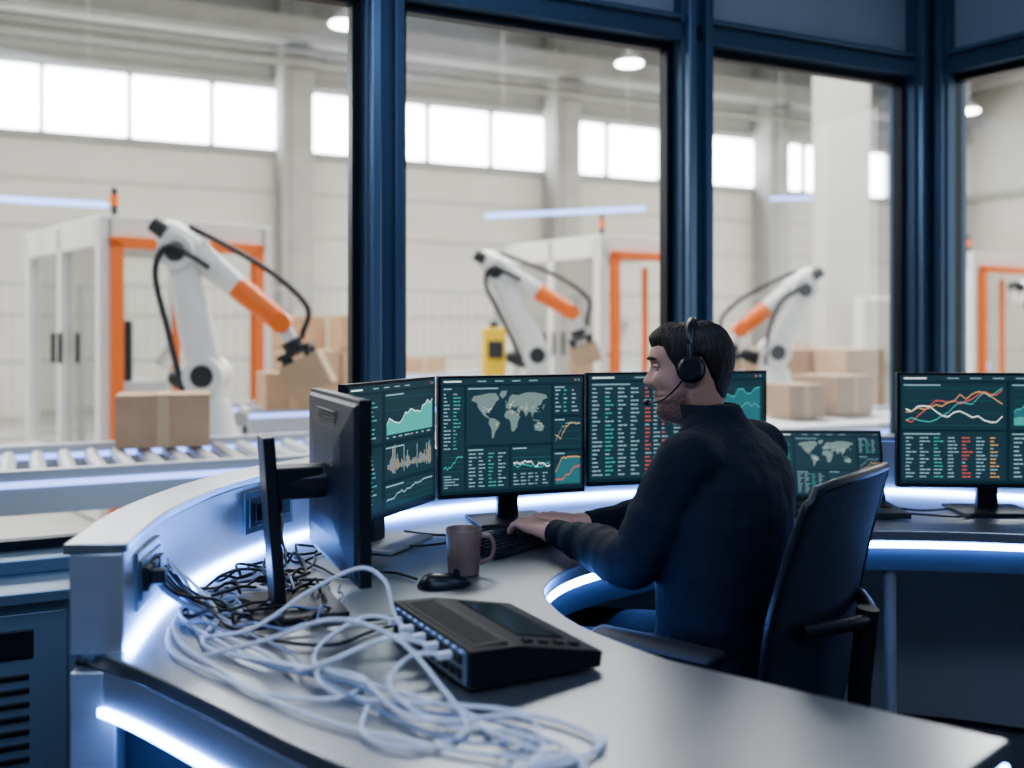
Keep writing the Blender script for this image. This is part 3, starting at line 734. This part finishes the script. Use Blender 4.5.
white += [
 [(-0.53,1.70,.757), (-0.43,1.66,.785), (-0.34,1.69,.84), (-0.26,1.70,.875), (-0.215,1.68,.86), (-0.20,1.66,.825), (-0.188,1.645,.80), (-0.174,1.637,.793)],
 [(-0.50,1.60,.757), (-0.38,1.55,.80), (-0.27,1.52,.84), (-0.17,1.46,.83), (-0.10,1.38,.79), (-0.06,1.31,.757), (-0.12,1.25,.757), (-0.19,1.29,.757), (-0.20,1.38,.76)],
 [(-0.150,1.590,.793), (-0.20,1.565,.797), (-0.29,1.50,.77), (-0.24,1.43,.757), (-0.12,1.40,.757), (-0.02,1.38,.757), (0.07,1.33,.757), (0.11,1.27,.757), (0.07,1.21,.757), (-0.02,1.19,.757)],
 [(-0.125,1.545,.793), (-0.19,1.52,.81), (-0.27,1.48,.79), (-0.33,1.53,.76), (-0.40,1.62,.757), (-0.50,1.72,.757), (-0.58,1.86,.757), (-0.60,1.98,.757), (-0.55,2.05,.757), (-0.47,2.0,.757)],
 [(-0.60,1.75,.757), (-0.55,1.62,.757), (-0.43,1.50,.757), (-0.28,1.36,.757), (-0.13,1.27,.757), (0.02,1.22,.757), (0.10,1.24,.757), (0.12,1.29,.757)],
 [(-0.103,1.501,.793), (-0.15,1.47,.80), (-0.17,1.40,.78), (-0.10,1.33,.757), (-0.02,1.31,.757), (0.04,1.26,.757), (0.02,1.20,.757)],
 [(-0.196,1.678,.793), (-0.25,1.67,.80), (-0.31,1.62,.77), (-0.30,1.55,.757), (-0.22,1.50,.757), (-0.25,1.42,.757), (-0.36,1.44,.757), (-0.45,1.54,.757), (-0.56,1.68,.757), (-0.61,1.82,.757), (-0.59,1.95,.76)]]
curve_obj('white_network_cables', white, 0.0035, cablew)
bxA = (-0.60, -0.32, 1.72, 2.12)
grey = []
for k in range(5):
    grey.append([(-0.642, 1.77+k*0.013, 0.845), (-0.615, 1.80+k*.01, 0.80)]+wander((-0.59, 1.84), rd.uniform(-.5, 1.2), 16, bxA))
grey.append([(-0.58,1.80,.757), (-0.50,1.66,.757), (-0.37,1.55,.757), (-0.24,1.46,.765), (-0.14,1.38,.757), (-0.03,1.34,.757), (0.03,1.28,.757), (-0.02,1.22,.757)])
grey.append([(-0.59,1.88,.757), (-0.47,1.74,.757), (-0.36,1.62,.757), (-0.30,1.50,.765), (-0.17,1.36,.757), (-0.06,1.27,.757), (0.06,1.27,.757)])
curve_obj('blue_network_cables', grey, 0.0027, cableg)
blk = []
bxB = (-0.60, -0.44, 1.95, 2.42); bxC = (-0.59, -0.34, 1.74, 2.10)
for k in range(6):
    blk.append([(-0.578, 2.36+0.018*k, 0.85), (-0.55, 2.33+0.014*k, 0.81)]+wander((-0.53, 2.30), rd.uniform(-2.2, -1.0), 16, bxB))
for k in range(5):
    blk.append([(-0.642, 1.79+k*.02, .845), (-0.61, 1.82+k*.012, .80)]+wander((-0.58, 1.86), rd.uniform(-.6, .8), 15, bxC))
blk += [[(-0.30,2.50,.757), (-0.24,2.42,.757), (-0.10,2.50,.757), (0.0,2.62,.757), (0.03,2.74,.757)],
        [(-0.20,2.10,.757), (-0.27,2.16,.757), (-0.36,2.12,.757), (-0.42,2.2,.757), (-0.5,2.3,.757)],
        [(-0.05,2.62,.757), (0.10,2.64,.757), (0.25,2.72,.757), (0.3,2.82,.757)],
        [(-0.28,2.6,.757), (-0.15,2.55,.757), (0.0,2.68,.757), (0.15,2.75,.757), (0.35,2.9,.757)],
        [(0.02,1.82,.757), (-0.08,1.87,.757), (-0.22,1.82,.757), (-0.33,1.78,.757), (-0.45,1.86,.757)],
        [(-0.58,2.0,.757), (-0.53,1.83,.757), (-0.42,1.70,.757), (-0.30,1.66,.757), (-0.24,1.74,.757), (-0.14,1.82,.757), (0.0,1.82,.757)],
        [(1.10,2.98,.757), (1.18,2.9,.757), (1.28,2.93,.757), (1.38,3.0,.757)], [(1.13,2.85,.757), (1.25,2.80,.757), (1.33,2.86,.757)]]
curve_obj('black_power_cables', blk, 0.0030, cableb)

# ------------------------------------------------------------------ OFFICE CHAIR
ch = empty('office_chair', (0.45, 2.16, 0.012), (0, 0, KY))
mb = MB()
for i in range(5):
    q = 2*math.pi*i/5+0.3; e = V((0.30*math.cos(q), 0.30*math.sin(q), 0.075))
    mb.capsule((0, 0, 0.10), e, 0.028, 0.018, 0); mb.cyl(e+V((0, 0, 0.0)), e-V((0, 0, 0.03)), 0.008, 0.008, 0)
    s_ = V((-math.sin(q), math.cos(q), 0)); c_ = V((e.x, e.y, 0.028))
    for g in (-1, 1): mb.cyl(c_+s_*0.008*g, c_+s_*0.024*g, 0.027, 0.027, 1)
mb.cyl((0, 0, 0.08), (0, 0, 0.22), 0.032, 0.03, 0); mb.cyl((0, 0, 0.2), (0, 0, 0.39), 0.018, 0.018, 1); mb.box((0, -0.02, 0.385), (0.16, 0.24, 0.04), 0)
mb.obj('chair_base', [plastic, rubber], parent=ch, smooth=True)
mb = MB(); rings = []
for z, k in ((0.400, .90), (0.410, .97), (0.435, 1.0), (0.450, .98), (0.457, .90)):
    ring = []
    for j in range(40):
        q = 2*math.pi*j/40; cx = abs(math.cos(q))**.5*math.copysign(1, math.cos(q)); cy = abs(math.sin(q))**.5*math.copysign(1, math.sin(q))
        ring.append(V((0.25*k*cx, 0.02+0.24*k*cy, z-0.015*max(0, cy)**3)))
    rings.append(ring)
mb.loft(rings, 0); mb.obj('seat_cushion', fabric, parent=ch, smooth=True)
mb = MB(); NU, NV = 16, 24; vs = []
for i in range(NV+1):
    v = i/NV; z = 0.48+0.51*v
    hw = 0.225+0.03*math.sin(math.pi*min(1, v*0.9+0.15)); 
    if v > .93: hw *= 1-1.3*(v-.93)
    if v < .08: hw *= 1-0.8*(.08-v)*4
    for j in range(NU+1):
        u = -1+2*j/NU
        y = -0.235-0.075*v+0.02*math.sin(v*math.pi*1.2)+0.035*(u*u)
        vs.append((hw*u, y, z-(0.015*u*u if v > .93 else 0)))
fs = [(i*(NU+1)+j, i*(NU+1)+j+1, (i+1)*(NU+1)+j+1, (i+1)*(NU+1)+j) for i in range(NV) for j in range(NU)]
mb.add(vs, fs, 0); ob = mb.obj('backrest', meshfab, parent=ch, smooth=True)
so = ob.modifiers.new('s', 'SOLIDIFY'); so.thickness = 0.010; so.offset = 0
mb = MB()
edge = [V(vs[i*(NU+1)]) for i in range(NV+1)]+[V(vs[NV*(NU+1)+j]) for j in range(1, NU+1)]+[V(vs[i*(NU+1)+NU]) for i in range(NV-1, -1, -1)]+[V(vs[j]) for j in range(NU-1, -1, -1)]
mb.tube(edge, 0.0095, 0, 10)
mb.tube(catmull([(0, -0.02, 0.39), (0, -0.20, 0.39), (0, -0.285, 0.45), (0, -0.30, 0.58), (0, -0.315, 0.72)], 6), 0.022, 0, 10)
mb.tube(catmull([(-0.17, -0.245, 0.70), (0, -0.315, 0.70), (0.17, -0.245, 0.70)], 6), 0.014, 0, 10)
mb.obj('back_frame', plastic, parent=ch, smooth=True)
mb = MB()
for g in (-1, 1):
    mb.tube(catmull([(g*0.12, -0.02, 0.395), (g*0.24, -0.02, 0.40), (g*0.285, -0.02, 0.46), (g*0.285, -0.03, 0.635)], 6), 0.018, 0, 10)
    mb.capsule((g*0.285, -0.12, 0.655), (g*0.275, 0.13, 0.655), 0.017, 0.017, 1, side=(1, 0, 0), k=2.2)
mb.obj('armrests', [plastic, rubber], parent=ch, smooth=True)

# ------------------------------------------------------------------ PERSON
def build_person():
    person = empty('seated_man_with_headset')
    F = V((-0.8, 0.6, 0)); LF = V((-0.6, -0.8, 0))
    def ell_ring(c, hw, hd, n=28):
        return [V(c)+LF*hw*math.copysign(abs(math.cos(q))**.85, math.cos(q))+F*hd*math.copysign(abs(math.sin(q))**.85, math.sin(q)) for q in [2*math.pi*j/n for j in range(n)]]
    def organic(mb, name, m, voxel, sm_it=8, disp=0.0, dsz=0.08):
        o = mb.obj(name, m, parent=person)
        r = o.modifiers.new('r', 'REMESH'); r.mode = 'VOXEL'; r.voxel_size = voxel; r.use_smooth_shade = True
        s_ = o.modifiers.new('s', 'SMOOTH'); s_.iterations = sm_it; s_.factor = 0.6
        if disp:
            tx = D.textures.new(name+'_tex', 'CLOUDS'); tx.noise_scale = dsz; tx.noise_depth = 1
            d = o.modifiers.new('d', 'DISPLACE'); d.texture = tx; d.strength = disp; d.mid_level = 0.5; d.texture_coords = 'LOCAL'
        return o
    mb = MB()
    rings = [((.448,2.165,.462), .14, .11), ((.448,2.165,.50), .175, .135), ((.450,2.17,.58), .175, .13), ((.455,2.175,.67), .168, .124), ((.465,2.19,.78), .178, .128),
             ((.475,2.215,.88), .192, .134), ((.482,2.245,.95), .198, .130), ((.484,2.27,1.0), .188, .112), ((.482,2.29,1.032), .150, .09), ((.476,2.31,1.057), .095, .074), ((.468,2.328,1.08), .068, .068), ((.463,2.337,1.105), .061, .064)]
    mb.loft([ell_ring(c, a, b) for c, a, b in rings])
    shL = V((.377,2.136,.990)); elL = V((.255,2.115,.785)); wrL = V((.118,2.338,.800))
    shR = V((.590,2.418,.990)); elR = V((.43,2.575,.80)); wrR = V((.215,2.490,.800))
    nk = V((.478,2.30,1.02))
    for sh, el, wr in ((shL, elL, wrL), (shR, elR, wrR)):
        mb.capsule(nk, sh, .058, .074); mb.capsule(sh, sh.lerp(el, .5), .074, .065); mb.capsule(sh.lerp(el, .5), el, .065, .055)
        mb.capsule(el, el.lerp(wr, .45), .056, .049); mb.capsule(el.lerp(wr, .45), wr, .048, .035)
        mb.capsule(V((.48, 2.25, .93))+(sh-nk)*0.6, sh, .085, .062)
        ax = (wr-el).normalized()
        for t, rr_ in ((.10, .061), (.26, .058), (.42, .056), (.58, .051), (.76, .046)):
            c = el.lerp(wr, t); sd_ = V((rd.uniform(-1, 1), rd.uniform(-1, 1), rd.uniform(-.5, 1)))*.005
            mb.capsule(c-ax*.003+sd_, c+ax*.005+sd_, rr_, rr_-.003)
        ax = (el-sh).normalized()
        for t, rr_ in ((.60, .069), (.76, .066), (.90, .064)):
            c = sh.lerp(el, t); mb.capsule(c-ax*.004, c+ax*.004+V((.003, 0, 0)), rr_, rr_-.003)
    organic(mb, 'jacket', jacket, 0.0065, 3, 0.012, 0.12)
    mb = MB(); rings = []
    for c, a, b in (((.470,2.325,1.065), .070, .070), ((.462,2.338,1.102), .065, .067), ((.460,2.341,1.108), .061, .063), ((.460,2.341,1.105), .057, .059), ((.466,2.33,1.075), .056, .057)): rings.append(ell_ring(c, a, b))
    mb.loft(rings, 0, cap=False); mb.obj('collar', jacket, parent=person, smooth=True)
    mb = MB()
    for el, wr in ((elL, wrL), (elR, wrR)):
        d = (wr-el).normalized(); mb.cyl(wr-d*0.01, wr+d*0.030, .034, .031, 0)
    mb.obj('cuffs', jacket, parent=person, smooth=True)
    # legs and shoes
    mb = MB()
    hipL = V((.395,2.09,.545)); knL = hipL+F*0.41+V((0,0,-.01)); anL = V((knL.x, knL.y, .112))
    hipR = V((.505,2.235,.545)); knR = hipR+F*0.41+V((0,0,-.01)); anR = V((knR.x, knR.y, .112))
    for h, k_, a in ((hipL, knL, anL), (hipR, knR, anR)):
        mb.capsule(h, h.lerp(k_, .5), .086, .078); mb.capsule(h.lerp(k_, .5), k_, .078, .060); mb.capsule(k_, k_.lerp(a, .4), .060, .055); mb.capsule(k_.lerp(a, .4), a, .055, .042)
    mb.capsule(hipL, hipR, .09, .09)
    organic(mb, 'trousers', trouser, 0.01, 5)
    mb = MB()
    for a in (anL, anR):
        mb.capsule(a+V((0,0,-.03)), a+V((0,0,-.055)), .040, .040); mb.capsule(a+F*(-.02)+V((0,0,-.058)), a+F*.17+V((0,0,-.060)), .033, .026, side=LF, k=1.35)
    organic(mb, 'shoes', rubber, 0.006, 3)
    def hand(wr, d, thumb, name):
        d = d.normalized(); th = (thumb-d*thumb.dot(d)).normalized(); up = V((0,0,1)); mb = MB()
        def P(a, b, c): return wr+d*a+th*b+up*c
        mb.capsule(P(-.02,0,0), P(.02,0,0), .025, .024, side=th, k=1.15)
        specs = ((.028, .088, .068, .030), (.010, .092, .076, .006), (-.009, .087, .071, -.010), (-.027, .078, .055, -.034))
        for lat, Lm, Lf, sp in specs:
            mb.capsule(P(.015, lat*.55, 0), P(Lm, lat, .006), .016, .0115)
            p = P(Lm, lat, .006); pd = (d+th*sp*3).normalized()
            p1 = p+pd*Lf*.44+up*.004; p2 = p1+(pd*Lf*.30-up*Lf*.18); p3 = p2+(pd*Lf*.14-up*Lf*.22)
            mb.capsule(p, p1, .0105, .009, n=12); mb.capsule(p1, p2, .009, .008, n=12); mb.capsule(p2, p3, .008, .0068, n=12)
        t0 = P(.025, .022, -.004); t1 = P(.055, .046, -.008); t2 = P(.082, .056, -.012); t3 = P(.103, .052, -.016)
        mb.capsule(t0, t1, .015, .0125, n=12); mb.capsule(t1, t2, .0115, .0095, n=12); mb.capsule(t2, t3, .0095, .008, n=12)
        organic(mb, name, handm, 0.0026, 2)
    hand(wrL+V((-.017,.026,.0)), V((-.62,.70,0)), V((.6,.8,0)), 'left_hand')
    hand(wrR+V((-.03,.0,.0)), V((-.85,.35,0)), V((-.6,-.8,0)), 'right_hand')
    # head (local: x forward, y left, z up from chin)
    hd = empty('head', (.436, 2.392, 1.070), (0, math.radians(6), math.atan2(.25, -.968))); hd.parent = person
    prof = [(-.055,.022,-.066,.054), (-.035,.024,-.066,.054), (-.018,.030,-.066,.054), (-.010,.046,-.067,.053), (-.004,.066,-.068,.053), (.003,.080,-.069,.054), (.011,.087,-.070,.057), (.020,.090,-.071,.060), (.029,.089,-.073,.062),
            (.038,.084,-.075,.064), (.044,.084,-.077,.065), (.049,.089,-.079,.066), (.054,.089,-.080,.0665), (.0575,.085,-.081,.067), (.062,.091,-.083,.068), (.067,.090,-.085,.0685), (.073,.086,-.087,.069), (.080,.087,-.090,.070), (.086,.088,-.093,.071),
            (.092,.088,-.095,.072), (.099,.088,-.097,.073), (.106,.087,-.099,.074), (.113,.085,-.101,.0745), (.120,.084,-.102,.0748), (.127,.083,-.103,.075), (.134,.084,-.104,.0755), (.141,.087,-.104,.0757), (.148,.091,-.104,.076), (.156,.0915,-.103,.0765), (.166,.0895,-.101,.076),
            (.178,.084,-.096,.074), (.190,.075,-.088,.069), (.200,.063,-.077,.060), (.209,.047,-.062,.048), (.216,.028,-.043,.031), (.220,.010,-.022,.013)]
    NH = 96
    def sstep(a, b, t):
        t = max(0, min(1, (t-a)/(b-a))); return t*t*(3-2*t)
    def head_pt(z, xf, xb, w, q, off=0.0, feat=True):
        c, s_ = math.cos(q), math.sin(q); cx = -0.012
        e = .92 if z > .09 else .86
        cc = math.copysign(abs(c)**e, c); ss = math.copysign(abs(s_)**.92, s_)
        x = cx+(xf-cx)*cc if c > 0 else cx+(cx-xb)*cc
        y = w*ss
        if z < .09 and c > 0: y *= 1-.30*c*c*(1 if z < .06 else (.09-z)/.03)
        if c > 0 and feat:
            sg = .0085+.004*max(0, min(1, (.115-z)/.02))
            if .080 < z < .146: x += math.exp(-(y/sg)**2)*.029*max(0, (1-abs((z-.094)/.052 if z > .094 else (z-.094)/.014)))**.85
            for sy in (-1, 1):
                x += .008*math.exp(-((y-sy*.012)/.006)**2-((z-.093)/.007)**2)
                x -= .011*math.exp(-((y-sy*.029)/.015)**2-((z-.130)/.010)**2)
                x += .005*math.exp(-((y-sy*.042)/.018)**2-((z-.104)/.014)**2)
                x -= .004*math.exp(-((y-sy*.040)/.014)**2-((z-.068)/.016)**2)
                x += .005*math.exp(-((y-sy*.028)/.02)**2-((z-.148)/.006)**2)
        r = V((x-cx, y, 0)); 
        if r.length > 1e-6: r = r.normalized()
        nz = max(0, min(1, (z-.15)/.07))
        return V((x, y, z))+(r*(1-.4*nz)+V((0,0,1))*nz).normalized()*off
    mb = MB(); N = len(prof)
    vs = [head_pt(*p, 2*math.pi*j/NH) for p in prof for j in range(NH)]
    mb.v = [tuple(v) for v in vs]
    for i in range(N-1):
        for j in range(NH):
            k_ = (j+1) % NH; f = (i*NH+j, i*NH+k_, (i+1)*NH+k_, (i+1)*NH+j)
            c = sum((vs[a] for a in f), V((0,0,0)))/4
            mb.f.append(f); mb.m.append(1 if (.048 < c.z < .065 and abs(c.y) < .021 and c.x > .05) else 0)
    mb.f.append(tuple((N-1)*NH+j for j in range(NH))); mb.m.append(0)
    for g in (-1, 1):
        mb.sphere((-.012, g*.0775, .120), .03, 0, sc=(.55, .22, 1.0)); mb.tube([V((-.012+.017*math.cos(q), g*.083, .122+.029*math.sin(q))) for q in [math.pi*2*i/20 for i in range(21)]], .0045, 0, 8)
    o = mb.obj('head_skin', [skin, lipm], parent=hd, smooth=True, angle=180)
    at = o.data.attributes.new('beard', 'FLOAT', 'POINT')
    for i, v in enumerate(o.data.vertices):
        x, y, z = v.co
        top = .056+.42*max(0, .052-x)
        wv = (1-sstep(min(top, .118)-.010, min(top, .118)+.008, z))*sstep(-.004, .012, x)*sstep(-.022, -.004, z)
        mo = sstep(.062, .067, z)*(1-sstep(.078, .084, z))*sstep(.05, .065, x)*(1-sstep(.022, .032, abs(y)))
        at.data[i].value = max(wv, mo) if abs(y) < .0765 else 0
    sd = o.modifiers.new('s', 'SUBSURF'); sd.levels = 1; sd.render_levels = 1
    mb = MB()
    for g in (-1, 1):
        mb.sphere((.0660, g*.029, .130), .0125, 0); mb.sphere((.0740, g*.030, .130), .0056, 1)
        for (z0, cz, th) in ((.1350, -.004, .0028), (.1250, .003, .0020)):
            pts = []
            for i in range(11):
                t = -1+.2*i; y = .029+.017*t; zz = z0+cz*t*t
                dd = .0131**2-(y-.029)**2*.5-(zz-.130)**2*.3
                pts.append(V((.066+math.sqrt(max(dd, 0))-.004*t*t, g*y, zz)))
            mb.tube(pts, th, 3, 6)
        pts = []
        for i in range(15):
            t = -1+i/7; y = .031+.021*t; q = math.asin(min(.99, y/.076)**(1/.92))
            b_ = head_pt(.1505+.003-.004*t*t, .0915, -.104, .076, q); pts.append(b_+V((.0012, 0, 0)))
            pts[-1].y *= g
        mb.tube(pts, [.0014+.0030*math.sin(math.pi*(i+.7)/15.4) for i in range(15)], 2, 6)
    mb.obj('eyes_and_brows', [eyew, eyed, hairm, handm], parent=hd, smooth=True)
    def line(q):
        a = abs(math.degrees(q if q < math.pi else q-2*math.pi))
        K = [(0,.178),(25,.180),(40,.182),(52,.178),(60,.163),(66,.140),(72,.108),(79,.090),(86,.100),(93,.140),(104,.146),(116,.100),(130,.060),(150,.040),(180,.034)]
        for (a0, z0), (a1, z1) in zip(K[:-1], K[1:]):
            if a <= a1: return z0+(z1-z0)*(a-a0)/(a1-a0)
        return K[-1][1]
    zs = [.01+.0045*i for i in range(47)]
    def interp(z):
        for p, q in zip(prof[:-1], prof[1:]):
            if z <= q[0]:
                t = (z-p[0])/(q[0]-p[0]); return tuple(a+(b-a)*t for a, b in zip(p, q))
        return prof[-1]
    mb = MB(); rings = []
    for z in zs:
        p = interp(min(z, .220)); ring = []
        for j in range(NH*2):
            q = 2*math.pi*j/(NH*2); L = line(q)
            full = .0022+.0060*sstep(.05, .17, z)+.006*sstep(.17, .205, z)+.006*max(0, math.cos(q))**2*sstep(.182, .198, z)
            am = sstep(.10, .19, z)
            st = (.0010*math.sin(q*47+math.sin(z*60+q*3)*2.0)+.0008*math.sin(q*89-z*120))*(.35+.65*am)
            full += st
            k = sstep(L-.010, L+.012, z)
            ring.append(head_pt(*p, q, -.006+(full+.006)*k, False))
        rings.append(ring)
    mb.loft(rings, 0); o = mb.obj('hair', hairm, parent=hd, smooth=True, angle=180)
    mb = MB()
    for g in (-1, 1):
        mb.cyl((-.012, g*.082, .120), (-.012, g*.096, .120), .032, .034, 1); mb.cyl((-.012, g*.096, .120), (-.012, g*.107, .120), .031, .024, 0)
        mb.capsule((-.012, g*.100, .135), (-.014, g*.094, .172), .008, .007, 0)
    band = [V((-.016-.004*math.sin(q), -.0925*math.cos(q), .160+.0775*math.sin(q)**.8)) for q in [math.pi*i/24 for i in range(25)]]
    rings = []
    for i, p in enumerate(band):
        d = (band[min(i+1, 24)]-band[max(0, i-1)]).normalized(); a = V((1,0,0)); b = a.cross(d).normalized()
        rings.append([p+a*.009*math.cos(q)+b*.0035*math.sin(q) for q in [2*math.pi*j/12 for j in range(12)]])
    mb.loft(rings, 0)
    mic = catmull([(-.005, .105, .112), (.025, .098, .080), (.060, .070, .055), (.090, .040, .046), (.104, .024, .047)], 6)
    mb.tube(mic, .0024, 0, 8); mb.capsule(mic[-1], V(mic[-1])+V((.006, -.012, .001)), .0075, .0075, 1)
    mb.obj('headset', [plastic, rubber], parent=hd, smooth=True)
build_person()

# ------------------------------------------------------------------ LIGHTS
def area(name, loc, rot, sx, sy, e, col):
    l = D.lights.new(name, 'AREA'); l.shape = 'RECTANGLE'; l.size = sx; l.size_y = sy; l.energy = e; l.color = col
    o = D.objects.new(name, l); S.collection.objects.link(o); o.location = loc; o.rotation_euler = rot; return o
for (s, t) in ((-2, 8.5), (4, 8.5), (10, 8.5), (15.5, 9)):
    p = W(s, t, 6.4); area('hall_fill_light', p, (0, 0, A), 4.5, 3.0, 560, (1.0, 0.965, 0.91))  # unseen area lamps added overhead to brighten the hall
area('room_fill_light', (-0.9, 1.2, 3.0), (0, 0, 0), 1.2, 1.2, 20, (0.50, 0.66, 1.0))  # this and the next two: unseen bluish fill added for frames and desk
area('room_fill_light', (1.6, 1.6, 3.0), (0, 0, 0), 1.2, 1.2, 12, (0.45, 0.62, 1.0))
area('room_fill_light', (0.3, -0.6, 3.0), (math.radians(25), 0, 0), 2.6, 0.8, 55, (0.58, 0.72, 1.0))
w = D.worlds.new('World'); S.world = w; w.use_nodes = True
bg = w.node_tree.nodes['Background']; bg.inputs['Color'].default_value = (0.88, 0.94, 1.0, 1); bg.inputs['Strength'].default_value = 1.0

# ------------------------------------------------------------------ CAMERA
cam = D.cameras.new('camera'); co = D.objects.new('camera', cam); S.collection.objects.link(co)
co.location = (0, 0, 1.28); co.rotation_euler = (math.pi/2, 0, 0)
cam.sensor_width = 36; cam.lens = 36*1000/1024; cam.shift_y = -(384-330)/1024
cam.clip_start = 0.05; cam.clip_end = 200
cam.dof.use_dof = True; cam.dof.focus_distance = 2.3; cam.dof.aperture_fstop = 1.7
S.camera = co
S.view_settings.view_transform = 'AgX'
S.view_settings.look = 'AgX - Medium High Contrast'
S.view_settings.exposure = 0.35
